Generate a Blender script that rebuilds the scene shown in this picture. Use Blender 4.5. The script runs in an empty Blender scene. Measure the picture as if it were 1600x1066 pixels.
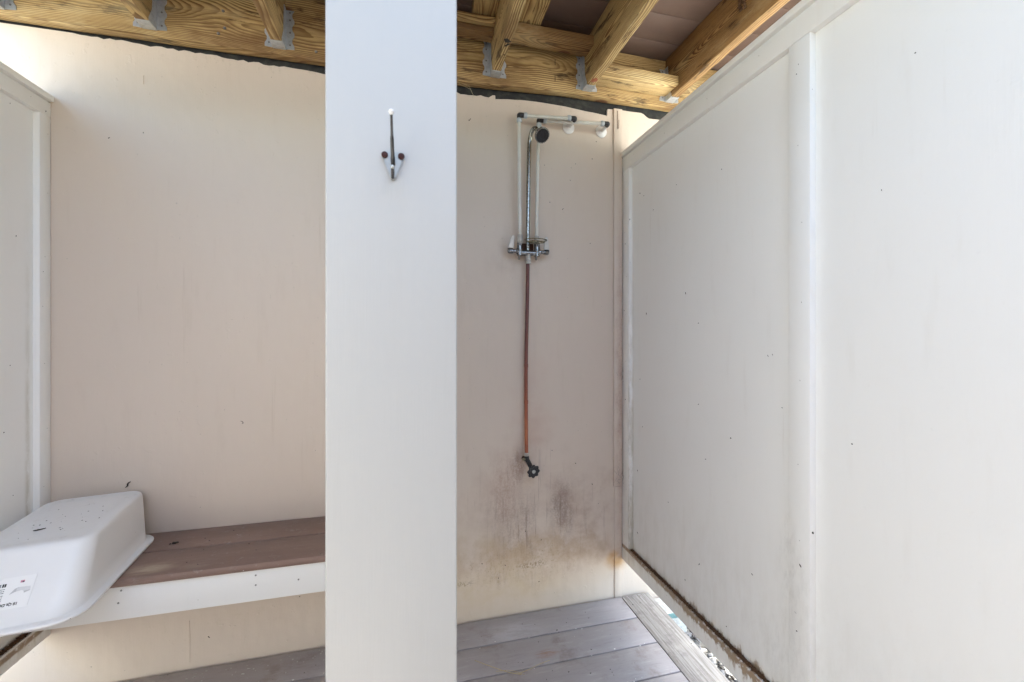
import bpy, bmesh, math, random
from mathutils import Vector, Matrix, Euler
R = math.radians
rnd = random.Random(7)
sc = bpy.context.scene
col = sc.collection

# ------------------------------------------------------------------ camera
cam = bpy.data.cameras.new('camera')
cam.sensor_width = 36.0
cam.lens = 14.6
cam.shift_y = -0.0081
cam.clip_start = 0.02
cam.clip_end = 500
cam.dof.use_dof = True
cam.dof.focus_distance = 1.45
cam.dof.aperture_fstop = 8.0
co = bpy.data.objects.new('camera', cam)
co.location = (0, 0, 1.2)
co.rotation_euler = (R(90), 0, R(-14))
col.objects.link(co)
sc.camera = co

# ------------------------------------------------------------------ light
SUN_EL, SUN_AZ = 65, 80          # elevation; azimuth from +Y towards +X
w = bpy.data.worlds.new('World'); sc.world = w; w.use_nodes = True
nt = w.node_tree; nt.nodes.clear()
sky = nt.nodes.new('ShaderNodeTexSky'); sky.sky_type = 'NISHITA'
sky.sun_disc = False; sky.sun_elevation = R(SUN_EL); sky.sun_rotation = R(SUN_AZ)
sky.air_density = 1.0; sky.dust_density = 3.0; sky.ozone_density = 1.0
bg = nt.nodes.new('ShaderNodeBackground'); bg.inputs[1].default_value = 0.14
wo = nt.nodes.new('ShaderNodeOutputWorld')
nt.links.new(sky.outputs[0], bg.inputs[0]); nt.links.new(bg.outputs[0], wo.inputs[0])
sl = bpy.data.lights.new('sun', 'SUN'); sl.energy = 3.2; sl.angle = R(0.5); sl.color = (1, .97, .92)
so = bpy.data.objects.new('sun', sl); col.objects.link(so)
d = Vector((math.sin(R(SUN_AZ))*math.cos(R(SUN_EL)), math.cos(R(SUN_AZ))*math.cos(R(SUN_EL)), math.sin(R(SUN_EL))))
so.rotation_euler = d.to_track_quat('Z', 'Y').to_euler(); so.location = d*20
sc.view_settings.view_transform = 'Standard'; sc.view_settings.look = 'None'
sc.view_settings.gamma = 1; sc.view_settings.use_curve_mapping = False
sc.view_settings.exposure = 2.93
sc.view_settings.use_white_balance = True
sc.view_settings.white_balance_temperature = 6450; sc.view_settings.white_balance_tint = 2
ROOF_Y, ROOF_L, ROOF_R, LP_Y0, RP_Y0 = .08, -1.40, 2.35, -.85, -.85   # reach of deck above and partitions; unseen deck ends set for the light
sc.cycles.max_bounces = 14; sc.cycles.diffuse_bounces = 10

# ------------------------------------------------------------------ node helper
class NT:
    def __init__(s, name, rough=.5, metal=0, spec=.5):
        s.m = bpy.data.materials.new(name); s.m.use_nodes = True
        s.n = s.m.node_tree.nodes; s.l = s.m.node_tree.links
        s.b = s.n['Principled BSDF']
        s.b.inputs['Roughness'].default_value = rough
        s.b.inputs['Metallic'].default_value = metal
        s.b.inputs['Specular IOR Level'].default_value = spec
    def put(s, sock, v):
        if v is None: return
        if isinstance(v, bpy.types.NodeSocket): s.l.new(v, sock)
        elif isinstance(v, (tuple, list)) and len(v) == 3 and sock.type == 'RGBA': sock.default_value = (*v, 1)
        else: sock.default_value = v
    def obj(s):
        return s.n.new('ShaderNodeTexCoord').outputs['Object']
    def pos(s):
        return s.n.new('ShaderNodeNewGeometry').outputs['Position']
    def rand(s):
        return s.n.new('ShaderNodeObjectInfo').outputs['Random']
    def vm(s, op, a, b=None, sc_=None):
        n = s.n.new('ShaderNodeVectorMath'); n.operation = op
        s.put(n.inputs[0], a)
        if b is not None: s.put(n.inputs[1], b)
        if sc_ is not None: s.put(n.inputs['Scale'], sc_)
        return n.outputs['Value'] if op in ('LENGTH', 'DOT_PRODUCT', 'DISTANCE') else n.outputs[0]
    def ma(s, op, a, b=None, c=None, clamp=False):
        n = s.n.new('ShaderNodeMath'); n.operation = op; n.use_clamp = clamp
        s.put(n.inputs[0], a); s.put(n.inputs[1], b); s.put(n.inputs[2], c)
        return n.outputs[0]
    def noise(s, v, scale, detail=4, rough=.55, dist=0):
        n = s.n.new('ShaderNodeTexNoise'); s.put(n.inputs['Vector'], v)
        n.inputs['Scale'].default_value = scale; n.inputs['Detail'].default_value = detail
        n.inputs['Roughness'].default_value = rough; n.inputs['Distortion'].default_value = dist
        return n.outputs[0]
    def voro(s, v, scale, out='Distance', rnd_=1):
        n = s.n.new('ShaderNodeTexVoronoi'); s.put(n.inputs['Vector'], v)
        n.inputs['Scale'].default_value = scale; n.inputs['Randomness'].default_value = rnd_
        return n.outputs[out]
    def ss(s, v, a, b):                       # smoothstep a..b -> 0..1
        n = s.n.new('ShaderNodeMapRange'); n.interpolation_type = 'SMOOTHSTEP'
        s.put(n.inputs[0], v); n.inputs[1].default_value = a; n.inputs[2].default_value = b
        return n.outputs[0]
    def mix(s, f, a, b, mode='MIX'):
        n = s.n.new('ShaderNodeMix'); n.data_type = 'RGBA'; n.blend_type = mode
        s.put(n.inputs[0], f); s.put(n.inputs[6], a); s.put(n.inputs[7], b)
        return n.outputs[2]
    def sep(s, v):
        n = s.n.new('ShaderNodeSeparateXYZ'); s.put(n.inputs[0], v); return n.outputs
    def bump(s, h, strength=.3, dist=.001, prev=None):
        n = s.n.new('ShaderNodeBump'); s.put(n.inputs['Height'], h)
        n.inputs['Strength'].default_value = strength; n.inputs['Distance'].default_value = dist
        if prev is not None: s.l.new(prev, n.inputs['Normal'])
        return n.outputs[0]
    def out(s, c=None, n=None, r=None):
        s.put(s.b.inputs['Base Color'], c)
        if n is not None: s.l.new(n, s.b.inputs['Normal'])
        if r is not None: s.put(s.b.inputs['Roughness'], r)
        return s.m
    def blob(s, P, c, r, soft=.5):            # soft ellipsoid mask in world space
        q = s.vm('DIVIDE', s.vm('SUBTRACT', P, c), r)
        return s.ma('SUBTRACT', 1, s.ss(s.vm('LENGTH', q), 1-soft, 1))

def specks(N, P, c, scale, size, dens, tint):
    d = N.voro(P, scale); k = N.sep(N.voro(P, scale, 'Color'))[0]
    m = N.ma('MULTIPLY', N.ma('LESS_THAN', d, size), N.ma('LESS_THAN', k, dens))
    return N.mix(m, c, tint)

def m_paint(name, base, rough=.5, dirt=.5, runs=.5, dots=1.):
    N = NT(name, rough, spec=.4); P = N.pos()
    a = N.noise(P, 2.2, 5); b = N.noise(N.vm('MULTIPLY', P, (9, 9, 1.4)), 3.0, 6, .6)
    c = N.mix(N.ma('MULTIPLY', N.ss(a, .35, .75), .10*dirt), base, tuple(x*.78 for x in base))
    c = N.mix(N.ma('MULTIPLY', N.ss(b, .55, .8), .22*dirt), c, tuple(x*y for x, y in zip(base, (.80, .77, .72))))
    g = N.noise(P, 90, 3)
    c = N.mix(N.ma('MULTIPLY', N.ss(g, .62, .8), .10*dirt), c, tuple(x*.6 for x in base))
    if dots:
        c = specks(N, P, c, 26, .030, .10*dots, (.16, .13, .10))
        c = specks(N, N.vm('ADD', P, (3.1, 1.7, .4)), c, 55, .06, .06*dots, (.30, .27, .22))
    dr = N.noise(N.vm('MULTIPLY', P, (60, 60, 1.6)), 1, 6, .7)
    dm = N.ma('MULTIPLY', N.ss(dr, .60, .74), N.ss(N.noise(P, 3.1, 3), .45, .62))
    c = N.mix(N.ma('MULTIPLY', dm, .30*dirt), c, tuple(x*y for x, y in zip(base, (.66, .60, .52))))
    brush = N.noise(N.vm('MULTIPLY', P, (220, 220, 12)), 1, 4)
    n = N.bump(brush, .22, .001)
    n = N.bump(N.noise(P, 14, 4), .18*runs, .004, n)
    n = N.bump(N.noise(N.vm('MULTIPLY', P, (1, 1, .55)), 4.5, 3), .22*runs, .03, n)
    n = N.bump(N.ss(N.noise(P, 38, 2), .66, .75), .25*runs, .0012, n)
    return N.out(c, n, N.ma('ADD', N.ma('MULTIPLY', a, .25), rough-.12)), N, c

M = {}
M['trim'] = m_paint('white_trim_paint', (.74, .735, .715), .45, .6)[0]
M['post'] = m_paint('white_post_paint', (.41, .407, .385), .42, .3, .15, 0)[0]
M['front_board'] = m_paint('white_bench_paint', (.76, .76, .74), .45, .5)[0]

def m_partition():
    m, N, c = m_paint('partition_paint', (.87, .86, .825), .45, .8)
    P = N.pos(); x, y, z = N.sep(P)[:3]
    # brown leaf litter dirt and drips gathered along the bottom rail ledge
    nz = N.noise(N.vm('MULTIPLY', P, (30, 30, 9)), 1.0, 6, .7)
    nf = N.noise(P, 60, 5, .7)
    near = N.ss(y, 1.75, .95)
    hgt = N.ma('ABSOLUTE', N.ma('SUBTRACT', z, N.ma('SUBTRACT', .232, N.ma('MULTIPLY', near, .006))))
    wd = N.ma('ADD', .009, N.ma('MULTIPLY', N.ma('MULTIPLY', N.ss(nz, .38, .75), near), .04))
    band = N.ss(N.ma('DIVIDE', hgt, wd), 1.3, .5)
    band = N.ma('MULTIPLY', band, N.ss(nf, .30, .48))
    c = N.mix(N.ma('MULTIPLY', band, .9), c, N.mix(nf, (.13, .06, .022), (.36, .22, .10)))
    halo = N.ma('MULTIPLY', N.ss(N.ma('DIVIDE', hgt, .05), 1, .1), .22)
    c = N.mix(N.ma('MULTIPLY', halo, N.ss(nz, .3, .7)), c, (.34, .25, .13))
    ed = N.ma('SUBTRACT', 1, N.ss(N.ma('ABSOLUTE', N.ma('SUBTRACT', y, 1.660)), .0, .014))
    ed = N.ma('MULTIPLY', ed, N.ma('MULTIPLY', N.ss(nz, .35, .62), N.ss(z, 1.9, .3)))
    c = N.mix(N.ma('MULTIPLY', ed, .55), c, (.36, .31, .18))
    c = N.mix(N.ma('MULTIPLY', N.ma('MULTIPLY', N.ss(z, .75, .2), N.ss(nz, .35, .75)), .22), c, (.50, .45, .35))
    # grey scuffing beside the middle stile
    for (cy, cz, ry, rz, k) in ((.875, .60, .05, .22, .35), (.83, .50, .06, .30, .22), (1.2, .3, .3, .12, .08), (.60, .30, .35, .16, .12), (.90, .34, .10, .16, .25)):
        q = N.blob(P, (.955, cy, cz), (.2, ry, rz), .8)
        q = N.ma('MULTIPLY', q, N.ss(N.noise(N.vm('MULTIPLY', P, (40, 70, 22)), 1, 7, .75), .42, .70))
        c = N.mix(N.ma('MULTIPLY', q, k*.6), c, (.33, .32, .29))
    return N.out(c)
M['partition'] = m_partition()

def m_wall():
    m, N, c = m_paint('cream_wall_paint', (.645, .555, .465), .5, .9, 1.5)
    P = N.pos()
    grain = N.noise(N.vm('MULTIPLY', P, (55, 1, 16)), 1, 7, .75)
    cloud = N.noise(P, 9, 5, .65)
    wn = N.n.new('ShaderNodeTexNoise'); N.put(wn.inputs['Vector'], P); wn.inputs['Scale'].default_value = 14; wn.inputs['Detail'].default_value = 5
    wcol = wn.outputs['Color']; stip = N.noise(P, 130, 4, .7)
    grain = N.ma('ADD', N.ma('MULTIPLY', grain, .6), N.ma('MULTIPLY', stip, .4))
    def st(cx, cz, rx, rz, colr, k, lo=.35, hi=.7, soft=.9, tex=grain):
        nonlocal c
        wp = N.vm('ADD', P, N.vm('SCALE', N.vm('SUBTRACT', wcol, (.5, .5, .5)), sc_=min(rx, rz)*1.6))
        q = N.ma('MULTIPLY', N.blob(wp, (cx, 1.722, cz), (rx*1.25, .5, rz*1.25), soft), N.ss(tex, lo, hi))
        c = N.mix(N.ma('MULTIPLY', q, k, clamp=True), c, colr)
    MO = (.26, .195, .165)
    # mould, splash marks and rust under the drain valve
    st(.655, .42, .075, .18, MO, .8, .35, .68)
    st(.66, .45, .05, .10, MO, .6, .25, .6)
    st(.43, .37, .10, .22, MO, .6)
    st(.50, .36, .05, .20, MO, .5)
    st(.345, .42, .05, .12, MO, .28)
    st(.40, .56, .085, .17, (.36, .20, .14), .6, .3, .7)
    st(.455, .63, .035, .10, (.26, .15, .10), .7, .3, .65)
    st(.52, .80, .10, .35, (.45, .24, .17), .35, .2, .8, .95, cloud)
    st(.50, .25, .50, .10, (.50, .36, .20), .6, .35, .62, .9, cloud)
    st(.42, .20, .42, .12, (.36, .26, .14), .6, .46, .68)
    st(.30, .12, .40, .10, (.58, .47, .28), .6, .3, .7, .9, cloud)
    st(.925, .17, .07, .05, (.50, .28, .10), .8, .25, .6, .8, cloud)
    drip = N.noise(N.vm('MULTIPLY', P, (85, 1, 4)), 1, 6, .7)
    st(.52, .40, .42, .30, (.38, .26, .19), .45, .3, .75, .95, cloud)
    st(.80, .36, .22, .22, (.36, .24, .17), .5, .35, .7, .95, cloud)
    st(.46, .42, .26, .30, (.20, .14, .11), .55, .56, .70, .8, drip)
    st(.70, .36, .22, .20, (.24, .17, .13), .45, .56, .70, .8, drip)
    st(.40, .22, .34, .10, (.24, .17, .09), .7, .60, .72, .8, stip)
    st(.52, .195, .07, .014, (.22, .15, .08), .8, .45, .6, .8, stip)
    st(.22, .155, .05, .012, (.24, .17, .09), .8, .45, .6, .8, stip)
    st(.94, 1.0, .03, .9, (.35, .20, .14), .7, .3, .7)
    st(-.4, .33, .9, .10, (.52, .44, .26), .6, .35, .75, .9, cloud)
    st(-.5, .15, .8, .06, (.45, .40, .25), .4, .5, .75)
    st(.45, 1.53, .16, .12, (.33, .22, .15), .35, .3, .7, 1, cloud)
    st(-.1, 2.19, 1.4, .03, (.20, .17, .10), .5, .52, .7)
    return N.out(c)
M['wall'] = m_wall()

def m_pine(name, light, dark, green=.25, worn=0.):
    N = NT(name, .62, spec=.3)
    r = N.rand(); off = N.vm('SCALE', (3.7, .9, 1.3), sc_=N.ma('MULTIPLY', r, 9))
    O = N.obj()
    P = N.vm('ADD', O, off)
    wv = N.noise(N.vm('MULTIPLY', P, (1.1, 7, 7)), 1, 2, .4)
    s = N.sep(O)
    yy = N.ma('ADD', N.ma('SUBTRACT', s[1], N.ma('MULTIPLY', N.ma('SUBTRACT', r, .5), .05)), N.ma('MULTIPLY', N.ma('SUBTRACT', wv, .5), .05))
    w2 = N.noise(N.vm('ADD', N.vm('MULTIPLY', P, (2.2, 5, 5)), (4, 4, 4)), 1, 2, .4)
    zz = N.ma('ADD', N.ma('ADD', s[2], .055), N.ma('MULTIPLY', N.ma('SUBTRACT', w2, .5), .10))
    rad = N.ma('SQRT', N.ma('ADD', N.ma('MULTIPLY', yy, yy), N.ma('MULTIPLY', zz, zz)))
    rad = N.ma('ADD', rad, N.ma('MULTIPLY', N.noise(N.vm('MULTIPLY', P, (3, 60, 60)), 1, 3), .0022))
    ring = N.ma('FRACT', N.ma('MULTIPLY', rad, N.ma('ADD', 190, N.ma('MULTIPLY', r, 90))))
    late = N.ma('MULTIPLY', N.ss(ring, .25, .85), N.ss(ring, 1.0, .93))
    fib = N.noise(N.vm('MULTIPLY', P, (4, 170, 170)), 1, 5, .7)
    big = N.noise(N.vm('MULTIPLY', P, (1.2, 9, 9)), 1, 4)
    c = N.mix(N.ma('MULTIPLY', late, N.ma('SUBTRACT', N.ma('MULTIPLY', big, 2.3), .30), clamp=True), light, dark)
    c = N.mix(N.ma('MULTIPLY', N.ss(fib, .46, .72), .6), c, tuple(x*.8 for x in dark))
    c = N.mix(N.ma('MULTIPLY', N.ss(big, .52, .75), green), c, (.36, .36, .14))
    st = N.noise(N.vm('MULTIPLY', N.vm('ADD', P, (8, 2, 2)), (5, 26, 26)), 1, 6, .7)
    c = N.mix(N.ma('MULTIPLY', N.ss(st, .55, .66), .9), c, (.05, .026, .012))
    bl = N.noise(N.vm('MULTIPLY', N.vm('ADD', P, (2, 7, 4)), (2.2, 6, 6)), 1, 5, .65)
    c = N.mix(N.ma('MULTIPLY', N.ss(bl, .48, .68), .75), c, (.15, .075, .028))
    c = N.mix(N.ma('MULTIPLY', N.ss(bl, .46, .30), .35), c, (.66, .54, .30))
    # knots
    kv = N.vm('MULTIPLY', P, (5.5, 11, 11)); kd = N.voro(kv, 1); kc = N.sep(N.voro(kv, 1, 'Color'))[0]
    kn = N.ma('MULTIPLY', N.ss(kd, .20, .13), N.ma('LESS_THAN', kc, .16))
    c = N.mix(N.ma('MULTIPLY', kn, .85), c, (.12, .045, .02))
    h = N.ma('ADD', N.ma('MULTIPLY', late, .6+worn), N.ma('MULTIPLY', fib, .6))
    n = N.bump(h, .55, .0018)
    return N.out(c, n)
M['pine'] = m_pine('treated_pine', (.50, .35, .15), (.14, .065, .02), .2)
M['pine2'] = m_pine('treated_pine_pale', (.62, .46, .215), (.18, .088, .028), .12, .5)

M['pine3'] = m_pine('treated_pine_brown', (.36, .22, .09), (.095, .042, .015), .05)

def m_comp(name, base, dusty=.0, rough=.55):
    N = NT(name, rough, spec=.5)
    r = N.rand(); P = N.vm('ADD', N.obj(), N.vm('SCALE', (3, 5, 2), sc_=N.ma('MULTIPLY', r, 7)))
    g = N.noise(N.vm('MULTIPLY', P, (3, 220, 220)), 1, 4, .6)
    a = N.noise(N.vm('MULTIPLY', P, (1.5, 5, 5)), 1.5, 5)
    c = N.mix(N.ma('MULTIPLY', g, .35), base, tuple(x*.66 for x in base))
    c = N.mix(N.ma('MULTIPLY', r, .12), c, tuple(x*.75 for x in base))
    c = N.mix(N.ma('MULTIPLY', N.ss(a, .4, .75), .35+dusty), c, tuple(min(1, x*1.35+.02) for x in base))
    d = N.noise(P, 45, 6, .7)
    if dusty:
        c = N.mix(N.ma('MULTIPLY', N.ss(d, .55, .75), .4), c, (.40, .38, .36))
        c = specks(N, P, c, 30, .05, .35, (.05, .045, .04))
        c = specks(N, N.vm('ADD', P, (1, 2, 3)), c, 42, .06, .12, (.6, .58, .54))
        q = N.noise(P, 7, 6, .7)
        c = N.mix(N.ma('MULTIPLY', N.ss(q, .52, .70), .5), c, (.17, .12, .09))
        sw = N.noise(N.vm('MULTIPLY', P, (9, 60, 60)), 1, 7, .75)
        c = N.mix(N.ma('MULTIPLY', N.ss(sw, .52, .72), .4*dusty/.15*dusty/.15), c, tuple(x*.45 for x in base))
        c = N.mix(N.ma('MULTIPLY', N.ss(sw, .46, .32), .3*dusty/.15*dusty/.15), c, (.55, .53, .51))
        G = N.pos()
        for (bx, by, bz, br, bc, bk) in ((.505, 1.475, 0, .05, (.30, .17, .10), .8), (.40, 1.62, 0, .16, (.56, .56, .60), .5), (-.745, 1.462, .4975, .07, (.50, .40, .28), .75), (-.62, 1.45, .4975, .05, (.40, .31, .24), .4)):
            bq = N.blob(G, (bx, by, bz), (br*1.3, br*.6, .03), .9)
            c = N.mix(N.ma('MULTIPLY', N.ma('MULTIPLY', bq, N.ss(sw, .38, .58)), bk), c, bc)
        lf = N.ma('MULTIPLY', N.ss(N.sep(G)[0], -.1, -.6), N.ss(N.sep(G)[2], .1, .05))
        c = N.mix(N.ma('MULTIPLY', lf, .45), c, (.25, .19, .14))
    n = N.bump(g, .25, .0008)
    n = N.bump(a, .2, .002, n)
    return N.out(c, n, N.ma('ADD', rough-.1, N.ma('MULTIPLY', d, .25)))
M['deck_under'] = m_comp('composite_underside', (.125, .080, .062), 0, .5)
M['floor'] = m_comp('composite_floor', (.375, .345, .35), .15, .42)
M['bench'] = m_comp('composite_bench', (.225, .145, .115), .08, .48)

def m_weathered():
    N = NT('weathered_grey_wood', .8, spec=.25); P = N.obj()
    g = N.noise(N.vm('MULTIPLY', P, (6, 130, 130)), 1, 6, .7)
    a = N.noise(P, 14, 6, .7)
    c = N.mix(N.ss(g, .3, .7), (.25, .23, .21), (.48, .46, .44))
    c = N.mix(N.ma('MULTIPLY', N.ss(a, .5, .7), .6), c, (.17, .155, .15))
    return N.out(c, N.bump(g, .7, .0015))
M['weathered'] = m_weathered()

def m_simple(name, c, rough=.5, metal=0, var=.15, scale=30, spec=.5, c2=None, lo=.4, hi=.7, k=None, bump=0):
    N = NT(name, rough, metal, spec); P = N.obj()
    a = N.noise(P, scale, 5, .65)
    c2 = c2 or tuple(x*.6 for x in c)
    cc = N.mix(N.ma('MULTIPLY', N.ss(a, lo, hi), var if k is None else k), c, c2)
    return N.out(cc, N.bump(a, bump, .001) if bump else None, N.ma('ADD', rough-.06, N.ma('MULTIPLY', a, .15)))
M['tar'] = m_simple('black_tar_paper', (.018, .018, .017), .8, 0, .6, 25, c2=(.07, .07, .055), bump=.6)
M['galv'] = m_simple('galvanised_steel', (.62, .66, .70), .38, .7, .5, 70, c2=(.34, .37, .40))
M['chrome'] = m_simple('pitted_chrome', (.42, .42, .40), .2, 1, .85, 150, c2=(.10, .085, .06), lo=.46, hi=.6)
M['chrome2'] = m_simple('dull_chrome', (.30, .30, .30), .20, 1, .8, 110, c2=(.06, .055, .05))
M['lever'] = m_simple('worn_lever_metal', (.58, .58, .57), .3, .45, .3, 80, c2=(.4, .4, .38))
M['nail'] = m_simple('painted_nail', (.52, .51, .48), .5, 0, .8, 200, c2=(.20, .17, .13))
M['brass'] = m_simple('tarnished_brass', (.34, .30, .20), .35, .9, .8, 140, c2=(.10, .09, .06), lo=.4, hi=.6)
M['black'] = m_simple('black_plastic', (.018, .018, .02), .4, 0, .5, 60, c2=(.05, .05, .05))
M['rubber'] = m_simple('dark_nozzles', (.012, .011, .012), .6, 0, .5, 60)
M['pexring'] = m_simple('grey_pipe_collar', (.48, .52, .54), .45, 0, .3, 50)
M['flange'] = m_simple('white_plastic', (.80, .79, .76), .3, 0, .1, 20)
M['grey_fit'] = m_simple('grey_coupling', (.50, .49, .45), .6, 0, .5, 80, c2=(.22, .18, .13))
M['screw'] = m_simple('weathered_screw', (.25, .25, .25), .45, .8, .5, 90)
M['rust'] = m_simple('rusty_steel', (.10, .045, .025), .8, .2, .6, 90, c2=(.03, .015, .01))
M['dirt'] = m_simple('dark_dirt', (.03, .024, .018), .9, 0, .5, 80)
M['straw'] = m_simple('dry_straw', (.52, .42, .26), .8, 0, .4, 60)
M['silk'] = m_simple('dusty_cobweb', (.30, .27, .24), .9, 0, .4, 60)
M['teal'] = m_simple('teal_plastic', (.20, .36, .36), .5, 0, .4, 60)
M['sticker'] = m_simple('sticker_paper', (.84, .84, .83), .35, 0, .04, 20)
M['ink'] = m_simple('black_ink', (.02, .02, .02), .5, 0, .1, 20)
M['pink'] = m_simple('pink_print', (.50, .20, .28), .5, 0, .1, 20)
M['greyprint'] = m_simple('grey_print', (.52, .52, .52), .5, 0, .3, 40)
M['greyprint2'] = m_simple('light_grey_print', (.68, .68, .68), .5, 0, .3, 40)
M['siding'] = m_simple('outer_siding', (.66, .60, .53), .6, 0, .2, 4)
M['mud'] = m_simple('brown_litter', (.115, .062, .030), .95, 0, .6, 60, bump=.8)

def m_tub():
    N = NT('white_tub_plastic', .34, spec=.5); P = N.obj()
    a = N.noise(P, 6, 4); f = N.noise(P, 500, 2)
    c = N.mix(N.ma('MULTIPLY', N.ss(a, .45, .8), .12), (.79, .79, .785), (.62, .60, .57))
    z = N.sep(N.n.new('ShaderNodeNewGeometry').outputs['Normal'])[2]
    top = N.ss(z, .8, .98)
    q = N.noise(P, 28, 7, .75)
    c = N.mix(N.ma('MULTIPLY', N.ma('MULTIPLY', N.ss(q, .55, .75), top), .28), c, (.32, .29, .25))
    c = specks(N, P, c, 60, .09, .08, (.09, .075, .06))
    return N.out(c, N.bump(f, .08, .0004))
M['tub'] = m_tub()

def m_pex():
    N = NT('translucent_white_pipe', .35, spec=.5); P = N.obj()
    a = N.noise(P, 25, 5, .7)
    c = N.mix(N.ma('MULTIPLY', N.ss(a, .45, .75), .35), (.68, .67, .60), (.50, .46, .38))
    N.b.inputs['Subsurface Weight'].default_value = .2
    N.b.inputs['Subsurface Radius'].default_value = (.004, .004, .003)
    return N.out(c)
M['pex'] = m_pex()

def m_copper():
    N = NT('aged_copper_pipe', .42, .55); P = N.pos(); z = N.sep(P)[2]
    a = N.noise(P, 60, 5, .7)
    c = N.mix(N.ss(z, .78, 1.25), (.36, .115, .065), (.16, .075, .07))
    c = N.mix(N.ma('MULTIPLY', N.ss(a, .5, .75), .5), c, (.10, .05, .04))
    q = N.blob(P, (.49, 1.69, .78), (.1, .2, .10), .9)
    c = N.mix(N.ma('MULTIPLY', q, .5), c, (.50, .20, .10))
    return N.out(c)
M['copper'] = m_copper()

def m_ground():
    N = NT('pale_sandy_ground', .9, spec=.2); P = N.pos()
    a = N.noise(P, 1.2, 6); b = N.noise(P, 40, 5, .7)
    c = N.mix(a, (.56, .55, .53), (.46, .45, .43)); c = N.mix(N.ss(b, .5, .8), c, (.38, .37, .35))
    return N.out(c, N.bump(b, .8, .01))
M['ground'] = m_ground()
def m_stone():
    N = NT('grey_gravel', .8, spec=.3); P = N.pos()
    k = N.voro(P, 55, 'Color'); a = N.noise(P, 120, 4)
    v = N.sep(k)[0]
    c = N.mix(v, (.03, .028, .028), (.40, .39, .39)); c = N.mix(N.ma('MULTIPLY', a, .5), c, (.07, .055, .045))
    return N.out(c)
M['stone'] = m_stone()
M['concrete'] = m_simple('pale_concrete', (.66, .66, .62), .85, 0, .7, 60, c2=(.36, .36, .34), bump=.6)

# ------------------------------------------------------------------ object helpers
WM = {}
def link(name, mesh, mat=None, parent=None, loc=(0, 0, 0), rot=(0, 0, 0), mtx=None):
    """loc/rot are world values; the object is parented without moving"""
    o = bpy.data.objects.new(name, mesh)
    if mesh is not None and mat is not None and not mesh.materials: mesh.materials.append(M[mat] if isinstance(mat, str) else mat)
    m = mtx if mtx is not None else Matrix.LocRotScale(Vector(loc), Euler(rot), None)
    col.objects.link(o)
    WM[o.name] = m
    if parent is not None:
        o.parent = parent
        o.matrix_basis = WM[parent.name].inverted() @ m
    else: o.matrix_basis = m
    return o
def tag(o, label=None, cat=None, group=None, kind=None):
    if label: o['label'] = label
    if cat: o['category'] = cat
    if group: o['group'] = group
    if kind: o['kind'] = kind
    return o
def thing(name, label, cat, loc, group=None, rot=(0, 0, 0)):
    return tag(link(name, None, loc=loc, rot=rot), label, cat, group)
def struct(name, loc=(0, 0, 0)):
    o = link(name, None, loc=loc); o['kind'] = 'structure'; return o
def me(name, bm, smooth=False):
    m = bpy.data.meshes.new(name)
    bmesh.ops.recalc_face_normals(bm, faces=bm.faces[:])
    bm.to_mesh(m); bm.free()
    if smooth:
        for p in m.polygons: p.use_smooth = True
    return m
def autosmooth(m, ang=35):
    for p in m.polygons: p.use_smooth = True
    if hasattr(m, 'set_sharp_from_angle'): m.set_sharp_from_angle(angle=R(ang))
    return m
def boxm(sx, sy, sz, bev=.0, seg=2, c=(0, 0, 0)):
    bm = bmesh.new(); bmesh.ops.create_cube(bm, size=1)
    for v in bm.verts: v.co = Vector((v.co.x*sx+c[0], v.co.y*sy+c[1], v.co.z*sz+c[2]))
    if bev: bmesh.ops.bevel(bm, geom=bm.edges[:], offset=bev, segments=seg, affect='EDGES', profile=.5)
    m = me('box', bm)
    return autosmooth(m) if bev else m
def box(name, mat, x0, x1, y0, y1, z0, z1, parent=None, bev=.0015, seg=2):
    c = ((x0+x1)/2, (y0+y1)/2, (z0+z1)/2)
    return link(name, boxm(x1-x0, y1-y0, z1-z0, bev, seg), mat, parent, c)
def board(name, mat, x0, x1, y0, y1, z0, z1, parent=None, bev=.003, along='x'):
    """a board whose grain runs along local X; local Z is its thinnest side"""
    d = [x1-x0, y1-y0, z1-z0]; c = ((x0+x1)/2, (y0+y1)/2, (z0+z1)/2)
    ax = {'x': 0, 'y': 1, 'z': 2}[along]
    oth = [i for i in range(3) if i != ax]
    thin = min(oth, key=lambda i: d[i]); wide = [i for i in oth if i != thin][0]
    ex = Vector([1 if i == ax else 0 for i in range(3)]); ey = Vector([1 if i == wide else 0 for i in range(3)])
    ez = ex.cross(ey)
    m = Matrix((ex, ey, ez)).transposed().to_4x4(); m.translation = c
    return link(name, boxm(d[ax], d[wide], d[thin], bev), mat, parent, mtx=m)
def rough_board(o, seed, amp=.003, cuts=24):
    """subdivide along the length and wobble the edges a little"""
    bm = bmesh.new(); bm.from_mesh(o.data)
    xs = [v.co.x for v in bm.verts]; a, b = min(xs), max(xs)
    for i in range(1, cuts):
        x = a+(b-a)*i/cuts
        g = bm.verts[:]+bm.edges[:]+bm.faces[:]
        bmesh.ops.bisect_plane(bm, geom=g, plane_co=(x, 0, 0), plane_no=(1, 0, 0))
    from mathutils import noise
    for v in bm.verts:
        p = Vector((v.co.x*7, v.co.y*30, v.co.z*30+seed*13))
        v.co.y += noise.noise(p)*amp; v.co.z += noise.noise(p+Vector((5, 5, 5)))*amp*.6
    bm.to_mesh(o.data); bm.free(); autosmooth(o.data, 40)
    return o
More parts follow.
